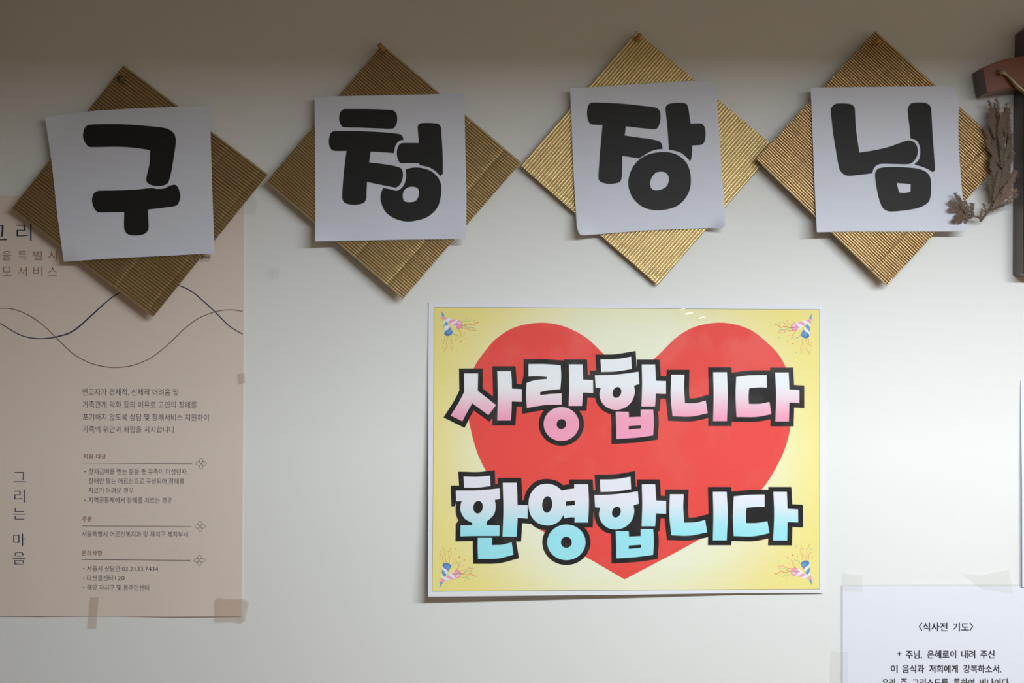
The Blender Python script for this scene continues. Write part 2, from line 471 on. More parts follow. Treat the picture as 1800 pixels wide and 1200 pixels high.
M_tack = add_noise(mat('tarnished_tack', srgb(92, 88, 66), 0.45, 0.6), 900, 0.15)
M_pin = mat('amber_pin', srgb(196, 150, 84), 0.35); bsdf(M_pin).inputs['Transmission Weight'].default_value = 0.25
d1 = plane_depth(244, 336, 15, 0.0, 0.045)
r1 = letter_sign('gold ridged diamond card with white sheet reading 구, overlapping the beige poster',
    (217.5,114), (471,306), (269,557), (20,368), d1, 63, 'R', [0.955, 0.734], [(0.734, -1.5)], M_foil, 'gu',
    [(79,206,C),(150,196),(250,190),(330,187),(369,187,C),(372,300),(377,445,C),(300,449),(200,454),(112,460,C),(101,380),(90,280)],
    [(112,460,40,-6), (369,187,60,-4), (79,206,50,5)], (214,140))
lathe('thumb_tack', [(0.0006,0),(0.0006,0.004),(0.0050,0.0045),(0.0049,0.0058),(0.0036,0.0070),(0.0016,0.0076)], P(214,140,d1(214,140)+4.5), (0,-1,0), M_tack, r1)
d2 = plane_depth(692, 302, 17, -0.010, 0.045)
r2 = letter_sign('gold ridged diamond card with white sheet reading 청, second from left',
    (672,78), (916,285), (708,525), (468,320), d2, 70, 'R', [0.884, 0.648], [(0.648, -1.0), (0.884, 3)], M_foil, 'cheong',
    [(553,170,C),(640,168),(740,166),(816,164,C),(818,260),(820,350),(819,420,C),(720,421),(620,423),(554,424,C),(554,300)],
    [(554,424,70,6), (819,420,60,6), (816,164,50,3)], (671,85))
d3 = plane_depth(1140, 280, 10, -0.016, 0.004)
r3 = letter_sign('brightest gold diamond card, crinkled foil, with white sheet reading 장, third from left',
    (1119,55), (1365,261), (1156,501), (915,291), d3, 63, 'L', [0.272, 0.70, 0.965], [(0.272, 2), (0.70, -5)], M_foil_b, 'jang',
    [(1002,155,C),(1060,152),(1130,147),(1200,143),(1234,142),(1252,145),(1260,156),(1262,200),(1268,290),(1275,395),(1270,400),(1240,401),(1140,405),(1030,413),(1019,411),(1014,396),(1008,300),(1004,200)],
    [(1275,400,34,15), (1017,413,42,12), (1258,145,40,-6), (1002,155,35,4)], (1120,68))
d4 = plane_depth(1550, 278, 18, -0.024, 0.026)
r4 = letter_sign('gold ridged diamond card with white sheet reading 님, rightmost, beside the crucifix',
    (1539,54), (1775,268), (1558,502), (1329,280), d4, 75, 'R', [0.194, 0.89], [(0.194, 2), (0.89, -4)], M_foil_s, 'nim',
    [(1425,154,C),(1500,153),(1600,152),(1668,152),(1678,158),(1686,178),(1685,200),(1685,250),(1689,310),(1692,345),(1693,362),(1700,365),(1699,402),(1692,406),(1600,407),(1500,407),(1436,408,C),(1432,330),(1428,230)],
    [(1700,400,50,7), (1680,158,40,6), (1436,408,50,4)], (1542,74))
def push_pin(root, x, y, d, axis):
    lathe('push_pin', [(0.0005,-0.001),(0.0005,0.003),(0.0044,0.0034),(0.0042,0.0048),(0.0022,0.0058),(0.0020,0.0100),(0.0036,0.0112),(0.0037,0.0126),(0.0030,0.0134)],
          P(x, y, d), axis, M_pin, root)
push_pin(r2, 674.5, 89, d2(674, 89) + 4.5, (-0.38, -1, 0.42))
push_pin(r3, 1118, 71, d3(1119, 70) + 4.5, (0.32, -1, 0.38))
push_pin(r4, 1544, 72, d4(1543, 73) + 4.5, (-0.62, -1, -0.35))

# ---------------------------------------------------------------- heart poster
def poster_depth(x, y):
    u = (x - 753) / 694; v = (y - 532) / 515
    return 2.5 + 24 * max(0, 1 - u) ** 1.1 * max(0, v) ** 1.6 + 2.0 * math.sin(u * 5.0) ** 2 * (1 - v) * 0.6 + 3 * v * v
M_lam = lambda name, col: add_noise(mat(name, col, 0.6, spec=0.3, coat=0.10), 700, 0.02, 0.10, 26, 0.004)
def film_patches(m):
    b = bsdf(m); g = nd(m, 'ShaderNodeNewGeometry'); n = nd(m, 'ShaderNodeTexNoise'); n.inputs['Scale'].default_value = 16; n.inputs['Detail'].default_value = 6; n.inputs['Distortion'].default_value = 0.6
    lk(m, g.outputs['Position'], n.inputs['Vector'])
    r = nd(m, 'ShaderNodeMapRange'); r.inputs['From Min'].default_value = 0.48; r.inputs['From Max'].default_value = 0.62; r.inputs['To Min'].default_value = 0.05; r.inputs['To Max'].default_value = 0.7
    lk(m, n.outputs['Fac'], r.inputs['Value']); lk(m, r.outputs[0], b.inputs['Coat Weight'])
    b.inputs['Coat Roughness'].default_value = 0.3
M_pp = M_lam('poster_white', srgb(226, 230, 238))
M_red = M_lam('poster_red', srgb(229, 72, 66))
M_blk = M_lam('poster_black', srgb(20, 19, 21))
M_line = M_lam('poster_rule', srgb(120, 124, 110))
poster = empty('heart_poster', P(1100, 535, 0), 'yellow poster with a big red heart and two rows of outlined Korean lettering', 'poster')
sheet('paper_sheet', region([[(753.5,532),(1100,533.5),(1447,536),(1448,800),(1447,1042),(1300,1042),(1100,1045),(900,1047),(752.5,1048.5),(753,800),(753,640)]]),
      poster_depth, M_pp, poster, grid=24, thick=0.0004)
ctr = (1098, 790)
film_patches(M_red); film_patches(M_blk)
def grad_radial(m, cx, cy, r0, r1, c0, c1, sx=1.0):
    b = bsdf(m); g = nd(m, 'ShaderNodeNewGeometry')
    s = nd(m, 'ShaderNodeVectorMath', operation='SUBTRACT'); lk(m, g.outputs['Position'], s.inputs[0]); s.inputs[1].default_value = P(cx, cy, 5)
    q = nd(m, 'ShaderNodeVectorMath', operation='MULTIPLY'); lk(m, s.outputs[0], q.inputs[0]); q.inputs[1].default_value = (sx, 0, 1)
    l = nd(m, 'ShaderNodeVectorMath', operation='LENGTH'); lk(m, q.outputs[0], l.inputs[0])
    r = nd(m, 'ShaderNodeMapRange', interpolation_type='SMOOTHSTEP'); r.inputs['From Min'].default_value = r0 * S; r.inputs['From Max'].default_value = r1 * S
    lk(m, l.outputs['Value'], r.inputs['Value'])
    mx = nd(m, 'ShaderNodeMix', data_type='RGBA'); mx.inputs['A'].default_value = (*c0, 1); mx.inputs['B'].default_value = (*c1, 1)
    lk(m, r.outputs[0], mx.inputs['Factor']); lk(m, mx.outputs['Result'], b.inputs['Base Color'])
M_yel = mat('poster_yellow', srgb(228, 220, 140), 0.6, spec=0.3, coat=0.10)
grad_radial(M_yel, 1098, 790, 190, 370, srgb(232, 236, 212), srgb(236, 224, 140))
add_noise(M_yel, 700, 0.02, 0.10, 26, 0.004)
ycorn = [(763,540),(1440.5,544),(1440.5,1035),(760,1039)]
sheet('yellow_panel', region([ycorn]), poster_depth, M_yel, poster, grid=24, lift=0.12)
sheet('border_rule', ribbon(ycorn, 0.9, True), poster_depth, M_line, poster, grid=24, lift=0.2)
heart = [(1098,652,C),(1085,642),(1062,623),(1030,593),(990,573),(950,567),(905,575),(871,596),(852,618),(840,634),(832.5,648),(826,667),(822,692),(821.5,716),(824.5,741),(837,790),(854,827),(880,866),(910,898),(943,927),(1098,1018,C),
         (1231,947),(1290,908),(1339,860),(1364,822),(1381,785),(1390,747),(1392.5,715),(1391,685),(1387,662),(1381,645),(1370.5,626),(1356.5,609.5),(1320,580),(1273,567),(1225,573),(1190,592),(1149,631),(1115,650)]
sheet('red_heart', region([smooth_path(heart)]), poster_depth, M_red, poster, grid=24, lift=0.28)

def Q(pts, dx=0, dy=0):  # zoomed coordinates: 4.2857 per pixel
    return [tuple([(p[0] + dx) / 4.2857, (p[1] + dy) / 4.2857] + list(p[2:])) for p in pts]
def at(pts, ox, oy): return [tuple([p[0] + ox, p[1] + oy] + list(p[2:])) for p in pts]
Z7, Z8, Y1, Y2 = (740,520), (1100,520), (740,790), (1100,790)
def comp(org, pts, holes=(), black=None, dx=0, dy=0):
    f = lambda a: smooth_path(at(Q(a, dx, dy), *org), True, 4)
    return f(pts), [f(h) for h in holes], f(black or pts)
def EL(cx, cy, rx, ry, rot=0, n=16): return [(x, y) for x, y in ellipse(cx, cy, rx, ry, rot, n)]
hat = [(1352,478,C),(1470,475),(1583,457,C),(1588,550,C),(1470,568),(1358,572,C)]
hbody = [(1310,598,C),(1430,594),(1543,584),(1638,570,C),(1645,663,C),(1605,675,C),(1611,725),(1594,783),(1560,825),(1520,848),(1465,857),(1405,842),(1362,800),(1345,745),(1354,693,C),(1316,690,C)]
hhole = EL(1476, 726, 32, 42, 20)
ha = [(120,516,C),(221,516,C),(225,580),(228,638,C),(303,641,C),(303,738,C),(226,735,C),(224,790),(220,832,C),(118,832,C),(123,670)]
hb = [(-76,870,C),(22,873,C),(24,913,C),(112,909,C),(112,855,C),(206,855,C),(212,950),(206,1050,C),(70,1068),(-71,1077,C),(-72,970)]
hbblack = [(-76,870,C),(22,868,C),(112,855,C),(206,855,C),(212,950),(206,1050,C),(70,1068),(-71,1077,C),(-72,970)]
hbhole = [(22,980,C),(115,974,C),(115,997,C),(22,1006,C)]
ring = lambda x0, x1, y0, y1: EL((x0+x1)/2, (y0+y1)/2, (x1-x0)/2, (y1-y0)/2, 0, 20)
line1 = [
 comp(Z7, [(324,583,C),(430,583,C),(428,714,C),(566,822,C),(508,897,C),(386,808,C),(345,880),(312,944,C),(223,900,C),(280,810),(326,722,C)]),
 comp(Z7, [(575,566,C),(678,566,C),(683,630),(685,698,C),(760,702,C),(760,797,C),(684,794,C),(682,870),(677,938,C),(574,938,C),(579,750)]),
 comp(Z7, [(810,513,C),(930,513),(1052,521,C),(1056,610),(1050,702,C),(960,711),(898,724,C),(898,747,C),(980,738),(1060,734,C),(1060,818,C),(930,822),(798,844,C),(792,750),(796,654,C),(860,634),(948,625,C),(948,610,C),(880,604),(810,606,C)],
      black=[(810,513,C),(930,513),(1052,521,C),(1056,610),(1060,818,C),(930,822),(798,844,C),(792,750),(796,654,C),(810,606,C)]),
 comp(Z7, [(1114,515,C),(1216,515,C),(1219,570),(1222,630,C),(1296,634,C),(1297,731,C),(1220,727,C),(1213,828,C),(1112,828,C),(1117,670)]),
 comp(Z7, ring(924,1191,837,1092), [EL(1058,965,36,38,20)]),
 comp(Z7, hat), comp(Z7, hbody, [hhole]), comp(Z8, ha), comp(Z8, hb, [hbhole], hbblack),
 comp(Z8, [(343,592,C),(442,592,C),(440,700),(446,808,C),(530,806),(602,787,C),(617,883,C),(490,908),(352,905,C),(338,750)]),
 comp(Z8, [(658,574,C),(762,574,C),(768,750),(762,943,C),(658,943,C),(662,750)]),
 comp(Z8, [(832,610,C),(930,598),(1062,596,C),(1062,689,C),(1000,688),(930,695,C),(925,750),(927,813,C),(1010,812),(1082,798,C),(1097,890,C),(980,911),(834,911,C),(827,750)],
      black=[(832,610,C),(930,598),(1062,596,C),(1097,890,C),(980,911),(834,911,C),(827,750)]),
 comp(Z8, [(1125,576,C),(1226,576,C),(1230,640),(1232,704,C),(1308,709,C),(1308,806,C),(1232,802,C),(1231,870),(1229,945,C),(1127,945,C),(1133,750)]),
]
fill1 = [at(Q([(1600,600),(1680,600),(1680,880),(1450,880),(1450,800)]), *Z7), at(Q([(1050,515),(1120,515),(1120,830),(1050,830)]), *Z7), at(Q([(1060,600),(1130,600),(1130,900),(1060,900)]), *Z8)]
line2 = [
 comp(Y1, [(320,203,C),(430,205),(521,196,C),(524,274,C),(430,286),(325,287,C)]),
 comp(Y1, [(262,307,C),(430,306),(592,292,C),(596,371,C),(556,379,C),(563,430),(548,490),(495,542,C),(494,568,C),(592,571,C),(591,650,C),(440,650),(297,653,C),(298,571,C),(386,569,C),(386,552,C),(330,520),(298,460),(300,410),(308,387,C),(265,389,C)],
      [EL(430,433,36,48,8)], [(262,307,C),(430,306),(592,292,C),(596,371,C),(595,470),(592,571,C),(591,650,C),(440,650),(297,653,C),(298,575,C),(322,540,C),(300,480),(298,440),(300,410),(308,387,C),(265,389,C)]),
 comp(Y1, [(616,249,C),(721,249,C),(725,330),(727,416,C),(804,418,C),(804,520,C),(728,514,C),(724,590),(720,655,C),(614,655,C),(621,450)]),
 comp(Y1, [(428,664,C),(536,664,C),(534,719,C),(610,716),(683,698,C),(697,791,C),(580,820),(430,823,C),(427,740)],
      black=[(428,664,C),(536,664,C),(674,660,C),(697,791,C),(580,820),(430,823,C),(427,740)]),
 comp(Y1, [(945,257),(1010,270),(1062,307,C),(1110,298),(1155,293,C),(1154,261,C),(1259,261,C),(1265,400),(1259,549,C),(1156,549,C),(1158,510,C),(1120,510),(1080,518,C),(1074,492,C),(1040,540),(990,566),(945,571),(880,553),(830,500),(810,420),(825,335),(880,273)],
      [EL(951,413,38,62,4), [(1092,390,C),(1158,383,C),(1160,417,C),(1092,424,C)]],
      [(945,257),(1010,270),(1062,307,C),(1110,298),(1155,293,C),(1154,261,C),(1259,261,C),(1265,400),(1259,549,C),(1156,549,C),(1060,540,C),(1020,555),(990,566),(945,571),(880,553),(830,500),(810,420),(825,335),(880,273)]),
 comp(Y1, ring(951,1240,564,832), [EL(1095,698,41,42,10)]),
 comp(Y1, hat, dx=-5, dy=-253), comp(Y1, hbody, [hhole], dx=-4, dy=-256), comp(Y2, ha, dx=1, dy=-255), comp(Y2, hb, [hbhole], hbblack, dx=0, dy=-258),
 comp(Y2, [(333,336,C),(436,336,C),(433,440),(440,550,C),(530,546),(598,529,C),(613,623,C),(480,648),(343,645,C),(328,490)]),
 comp(Y2, [(656,318,C),(760,318,C),(768,490),(760,683,C),(656,683,C),(660,490)]),
 comp(Y2, [(814,352,C),(930,340),(1046,338,C),(1046,431,C),(970,432),(910,438,C),(905,490),(908,553,C),(990,552),(1067,539,C),(1082,629,C),(960,653),(813,651,C),(806,500)],
      black=[(814,352,C),(930,340),(1046,338,C),(1082,629,C),(960,653),(813,651,C),(806,500)]),
 comp(Y2, [(1112,318,C),(1213,318,C),(1216,380),(1218,446,C),(1298,450,C),(1299,548,C),(1219,545,C),(1218,600),(1216,684,C),(1110,684,C),(1118,490)]),
]
fill2 = [at(Q([(1600,345),(1680,345),(1680,622),(1450,622),(1450,544)]), *Y1), at(Q([(590,290),(620,290),(620,655),(590,655)]), *Y1), at(Q([(1040,345),(1115,345),(1115,640),(1040,640)]), *Y2),
         at(Q([(1050,530),(1240,545),(1200,600),(1000,600)]), *Y1), at(Q([(430,640),(700,640),(700,670),(430,670)]), *Y1)]
def letter_mat(name, y0, y1, c0, c1):
    m = mat(name, c0, 0.6, spec=0.3, coat=0.10)
    b = bsdf(m); g = nd(m, 'ShaderNodeNewGeometry'); sp = nd(m, 'ShaderNodeSeparateXYZ'); lk(m, g.outputs['Position'], sp.inputs[0])
    r = nd(m, 'ShaderNodeMapRange', interpolation_type='SMOOTHSTEP'); r.inputs['From Min'].default_value = (600 - y0) * S; r.inputs['From Max'].default_value = (600 - y1) * S
    lk(m, sp.outputs['Z'], r.inputs['Value'])
    mx = nd(m, 'ShaderNodeMix', data_type='RGBA'); mx.inputs['A'].default_value = (*c0, 1); mx.inputs['B'].default_value = (*c1, 1)
    lk(m, r.outputs[0], mx.inputs['Factor']); lk(m, mx.outputs['Result'], b.inputs['Base Color'])
    add_noise(m, 700, 0.02, 0.10, 26, 0.004)
    return m
M_pink = letter_mat('letter_white_to_pink', 668, 742, srgb(232, 238, 244), srgb(238, 158, 190))
M_cyan = letter_mat('letter_white_to_cyan', 868, 938, srgb(228, 230, 242), srgb(154, 228, 240))
for comps, fills, m, yc in ((line1, fill1, M_pink, 0), (line2, fill2, M_cyan, 1)):
    blacks = [offset_poly(b, 8.6) for _, _, b in comps] + fills
    sheet('lettering_outline', region(blacks), poster_depth, M_blk, poster, grid=24, lift=0.42)
    rg = [region([o], h) for o, h, _ in comps]
    sheet('lettering', merge(*rg), poster_depth, m, poster, grid=24, lift=0.58)

# party poppers printed in the four corners (zoom 10.907 per pixel from 750,530)
pc = {k: M_lam('popper_' + k, srgb(*v)) for k, v in dict(blue=(98,158,206), deepblue=(84,124,190), white=(232,234,244), pink=(240,160,190), palepink=(246,196,214),
      magenta=(222,84,130), red=(226,84,52), rose=(222,112,128), orange=(214,128,70), green=(134,190,98), teal=(92,160,162), aqua=(120,206,208), skin=(232,196,150)).items()}
POP = [
 ('blue', [(285,175),(350,292),(298,288)]), ('deepblue', [(304,335),(328,362),(312,384)]),
 ('white', [(318,362),(378,388),(500,580),(340,605),(316,400)]), ('blue', [(378,386),(420,425),(380,485),(334,535),(322,468),(345,420)]), ('blue', [(440,488),(460,500),(502,582),(400,545),(428,520)]),
 ('palepink', [(228,268),(300,290),(410,315),(345,357),(300,322)]), ('pink', [(270,285),(415,315),(345,357),(300,322)]),
 ('white', [(415,315),(492,336),(405,400),(345,357)]), ('pink', [(492,336),(570,355),(460,420),(405,388)]), ('white', [(570,355),(640,366),(560,512),(450,422)]),
]
POPE = [('deepblue', ellipse(420,598,84,60,-20,18)), ('blue', ellipse(436,580,56,34,-20,14)), ('magenta', ellipse(622,445,66,80,8,18)), ('pink', ellipse(622,445,58,72,8,18)), ('palepink', ellipse(626,415,40,36,8,14)),
 ('red', ellipse(537,447,14,14)), ('red', ellipse(430,520,13,10))]
STR = [('green', [(690,400),(740,378),(800,388),(825,355),(860,352)], 5), ('red', [(580,435),(640,455),(720,450),(800,428),(885,452),(940,408),(1000,402)], 7),
 ('teal', [(575,432),(660,458),(740,465),(820,505),(870,495),(915,508)], 6), ('rose', [(650,505),(770,515),(840,560),(900,550),(955,548)], 6),
 ('orange', [(600,525),(660,600),(645,630),(688,672)], 6), ('teal', [(505,595),(565,660),(595,648),(628,690)], 5),
 ('rose', [(372,662),(345,700),(348,775),(305,805),(302,825)], 5), ('orange', [(418,668),(390,745),(385,850),(392,880),(345,925),(342,970)], 5),
 ('skin', [(425,720),(455,780),(445,900)], 4), ('orange', [(475,665),(475,765),(508,825),(485,945)], 4)]
DOT = [('pink',768,326),('aqua',905,365),('pink',893,520),('pink',728,606),('aqua',928,648),('red',755,712),('red',660,764),('pink',565,728),('pink',288,740),('aqua',312,880),('pink',468,880),('aqua',585,930)]
for cx, cy, sx, sy in ((763,540,1,1), (1440.5,544,-1,1), (760,1039,1,-1), (1440.5,1035,-1,-1)):
    f = lambda p: (cx + sx * ((p[0] / 10.907 + 750) - 763.2), cy + sy * ((p[1] / 10.907 + 530) - 540.2))
    pr = None; lift = 0.24
    allp = [(c, region([[f(q) for q in p]])) for c, p in POP] + [(c, region([[f(q) for q in p]])) for c, p in POPE]
    allp += [(c, ribbon([f(q) for q in smooth_path(p, False, 4)], w * 1.25 / 10.907)) for c, p, w in STR]
    allp += [(c, region([[f(q) for q in ellipse(x, y, 13, 10, 35, 8)]])) for c, x, y in DOT]
    # one printed motif, one mesh with several inks
    me = bpy.data.meshes.new('party_popper'); V, F, MI = [], [], []
    keys = list(pc)
    for k, (c, (v, fs)) in enumerate(allp):
        o = len(V); V += [tuple(P(x, y, poster_depth(x, y) + lift + 0.01 * min(k, 17))) for x, y in v]
        for t in fs: F.append(tuple(i + o for i in t)); MI.append(keys.index(c))
    me.from_pydata(V, [], F); me.update()
    for k in keys: me.materials.append(pc[k])
    me.polygons.foreach_set('material_index', MI)
    bmq = bmesh.new(); bmq.from_mesh(me); bmesh.ops.recalc_face_normals(bmq, faces=bmq.faces[:])
    for fc in bmq.faces:
        if fc.normal.y > 0: fc.normal_flip()
    bmq.to_mesh(me); bmq.free()
    o = bpy.data.objects.new('party_popper', me); COL.objects.link(o); o.parent = poster; o.matrix_parent_inverse = poster.matrix_world.inverted()

# ---------------------------------------------------------------- clear tape
def tape_mat(name, col, alpha, rough=0.25):
    m = mat(name, col, rough); b = bsdf(m); b.inputs['Alpha'].default_value = alpha
    g = nd(m, 'ShaderNodeNewGeometry'); n = nd(m, 'ShaderNodeTexNoise'); n.inputs['Scale'].default_value = 120; n.inputs['Distortion'].default_value = 1.5
    lk(m, g.outputs['Position'], n.inputs['Vector'])
    bp = nd(m, 'ShaderNodeBump'); bp.inputs['Strength'].default_value = 0.5; bp.inputs['Distance'].default_value = 0.001
    lk(m, n.outputs['Fac'], bp.inputs['Height']); lk(m, bp.outputs['Normal'], b.inputs['Normal'])
    return m
M_tape = tape_mat('clear_tape', srgb(216, 214, 208), 0.13)
M_tapeo = tape_mat('yellowed_tape', srgb(200, 176, 154), 0.30)

def glossy_film(name, fac, rough):
    m = bpy.data.materials.new(name); m.use_nodes = True; t = m.node_tree
    t.nodes.remove(bsdf(m)); out = t.nodes['Material Output']
    a = nd(m, 'ShaderNodeBsdfTransparent'); g = nd(m, 'ShaderNodeBsdfGlossy'); g.inputs['Roughness'].default_value = rough
    x = nd(m, 'ShaderNodeMixShader'); x.inputs[0].default_value = fac
    lk(m, a.outputs[0], x.inputs[1]); lk(m, g.outputs[0], x.inputs[2]); lk(m, x.outputs[0], out.inputs[0])
    return m
M_gloss = glossy_film('clear_film_glossy', 0.022, 0.10)
wr = lambda x, y: poster_depth(x, y) + 1.4 + 0.55 * math.sin((y + 0.45 * x) * 0.62 + 1.5 * math.sin(x * 0.19)) * math.exp(-((x - 1200 - (y - 545) * 2.2) / 20) ** 2)
sheet('clear_tape', region([[(1172,537),(1200,533),(1256,540),(1262,556),(1236,566),(1190,560)]]), wr, M_gloss, poster, grid=2.5)

# ---------------------------------------------------------------- beige poster at left
M_bg = add_noise(mat('beige_poster_paper', srgb(222, 209, 200), 0.5, spec=0.4), 500, 0.015, 0.06, 14, 0.006)
M_navy = mat('navy_ink', srgb(44, 54, 84), 0.5)
M_grey = mat('charcoal_ink', srgb(72, 70, 74), 0.5)
M_brown = mat('brown_ink', srgb(148, 108, 86), 0.5)
M_brownd = mat('dark_brown_ink', srgb(122, 84, 62), 0.5)
def bdepth(x, y):
    return 2.0 + 1.3 * math.sin(x * 0.017 + 1.0) * max(0, (y - 900) / 180) + (2.2 * math.exp(-((x - 300) / 70) ** 2) * max(0, (y - 1000) / 83) ** 2) + 1.3 * math.exp(-((x - 38 - (y - 960) * 0.27) / 7) ** 2) * min(1, max(0, (y - 940) / 60)) + 0.8 * math.exp(-((x - 60 + (y - 560) * 0.2) / 9) ** 2) * max(0, 1 - abs(y - 560) / 120)
bp_ = empty('beige_poster', P(200, 348, 0), 'tall beige Korean poster with two crossing wavy lines, behind the leftmost gold card', 'poster')
sheet('paper_sheet', region([[(-160,343),(120,345),(428.5,347),(428.5,600),(427,800),(425,1083),(300,1083.5),(150,1083),(-160,1082)]]), bdepth, M_bg, bp_, grid=22, thick=0.0004)
blue = [(-60,540),(-30,552),(0,568),(36.7,589),(69.7,595),(99,591.8),(128,582),(161,554),(191,527),(209,515),(236,499),(262,492),(290,494),(316,502),(337,512),(359,530.5),(378,548),(403,572.7),(426.5,587)]
brown = [(-60,565),(-30,548),(0,542),(22,543),(47.7,552.5),(73,569),(99,593.6),(128,621),(157.7,637.6),(183,644),(205,645.7),(234.7,641.6),(264,629.5),(293,607.5),(322.7,579),(348,560),(377.7,548),(403,544.5),(426.5,547)]
bl = smooth_path(blue, False, 5); br = smooth_path(brown, False, 5)
sheet('blue_wave', ribbon(bl, [1.5 + 1.1 * math.exp(-((x - 140) / 60) ** 2) + 0.5 * math.exp(-((x - 360) / 40) ** 2) for x, y in bl]), bdepth, M_navy, bp_, lift=0.3)
sheet('brown_wave', ribbon(br, 1.4), bdepth, M_brownd, bp_, lift=0.22)
def txt(name, lines, m, parent, depth, lift=0.25):
    for l in lines:
        sheet(name, text_region(*l[:5], **(l[5] if len(l) > 5 else {})), depth, m, parent, lift=lift, smooth=False)
TH = dict(offset=-0.008)
txt('poster_title', [('그', -30, 12, 408.5, 27, TH), ('리', 29, 55.5, 407.5, 31, TH)], M_navy, bp_, bdepth)
txt('subtitle', [(c, x - 8, x + 8, y, 16.5, TH) for c, x, y in (('울',12,449),('특',39.5,449),('별',66.5,449),('시',92.5,448.5),('모',12,477),('서',39,477),('비',66.5,476.5),('스',92.5,477),('서',-14,449),('추',-14,477))], M_brown, bp_, bdepth)
TL = dict(tilt=0.004, offset=-0.003)
txt('body_text', [('연고자가 경제적, 신체적 어려움 및', 144.8, 313.5, 689.3, 13, TL), ('가족관계 악화 등의 이유로 고인의 장례를', 145.6, 345.8, 711, 12, TL),
     ('포기하지 않도록 상담 및 장례서비스 지원하여', 145.6, 366.7, 733.2, 12, TL), ('가족의 위안과 화합을 지지합니다', 145.6, 307, 754.6, 12, TL)], M_grey, bp_, bdepth)
HB = dict(bold=0.30, spacing=1.1)
txt('section_heading', [('지원 대상', 146.4, 186.3, 802, 9, HB), ('주관', 144.6, 161.5, 912, 9, HB), ('문의사항', 143.3, 179.8, 971.7, 9, HB)], M_brown, bp_, bdepth)
txt('body_text', [('장제급여를 받는 분들 중 유족이 미성년자,', 155.8, 330, 828.7, 11, TL), ('장애인 또는 어르신으로 구성되어 장례를', 155.8, 323.7, 845.4, 10.5, TL), ('치르기 어려운 경우', 155.8, 234.6, 862, 10.5, TL),
     ('지역공동체에서 장례를 치르는 경우', 155.8, 302.4, 879, 10.5, TL), ('서울특별시 어르신복지과 및 자치구 복지부서', 144, 330, 938.7, 10.5, TL), ('서울시 상담관', 153, 211.5, 999, 10, TL), ('02.2133.7434', 214.5, 278, 999.5, 7.8, TL),
     ('다산콜센터', 153, 198.5, 1015.6, 10, TL), ('120', 202.5, 219, 1016, 7.8, TL), ('해당 자치구 및 동주민센터', 153, 261.7, 1032.3, 10, TL)], M_grey, bp_, bdepth)
for x, y in ((149.6,828.5),(149.3,879),(147.3,999),(147,1015.6),(147,1032.3)): sheet('bullet_dot', region([ellipse(x, y, 1.1, 1.1, 0, 10)]), bdepth, M_grey, bp_, lift=0.25)
for rp in ([(145.5,813.6),(241,814.2),(337.6,814.8)], [(144,923.9),(240,924.5),(335.4,925.1)], [(143,983.1),(240,983.8),(334.7,984.4)]): sheet('section_rule', ribbon(rp, 0.85), bdepth, M_grey, bp_, lift=0.25)
def flower(cx, cy):
    rs = []
    for k in range(4):
        a = math.pi / 2 * k
        pts = [(0, 0), (3.0, -2.6), (6.5, -3.0), (9.9, 0), (6.5, 3.0), (3.0, 2.6)]
        q = smooth_path([tuple(list(p) + [C]) if p in ((0, 0), (9.9, 0)) else p for p in pts], True, 5)
        q = [(cx + x * math.cos(a) - y * math.sin(a), cy + x * math.sin(a) + y * math.cos(a)) for x, y in q]
        rs.append(ribbon(q, 0.55, True))
    return merge(*rs)
for x, y in ((353.7,814.6),(351.8,925),(350.8,984.4)):
    sheet('flower_mark', flower(x, y), bdepth, M_grey, bp_, lift=0.25)
txt('vertical_title', [('그', 23.8, 45, 838.2, 18, TH), ('리', 25, 43.8, 871.5, 22.5, TH), ('는', 23, 45, 902.5, 20.5, TH), ('마', 23.3, 44.5, 948.3, 21.5, TH), ('음', 22.5, 44.2, 980.6, 22, TH)], M_navy, bp_, bdepth)
txt('small_logo_text', [('구지원센터', 325, 367.8, 452.3, 8, dict(offset=0.01)), ('Support Center', 330, 367.8, 458.6, 4)], M_grey, bp_, bdepth)
sheet('tape_strip', region([[(158.5,1049.5),(174,1049),(169.6,1104.5),(154,1104)]]), lambda x, y: bdepth(x, y) + 1.2, M_tapeo, bp_, grid=8)
sheet('tape_strip', region([[(376.5,1056),(383,1050),(396,1052),(430,1053),(438,1057),(432,1090),(424,1095),(410,1092),(377.5,1092.5)]]), lambda x, y: bdepth(x, y) + 1.2 + 2.2 * math.exp(-((x - 426) / 4) ** 2 - ((y - 1085) / 9) ** 2), M_tapeo, bp_, grid=4)
sheet('tape_strip', region([[(417,657),(430,655),(432,672),(419,676)]]), lambda x, y: 3.8, M_tapeo, bp_, grid=8)
sheet('tape_strip', region([[(392,338),(446,336),(452,360),(448,376),(396,378)]]), lambda x, y: 3.8, M_tape, bp_, grid=8)

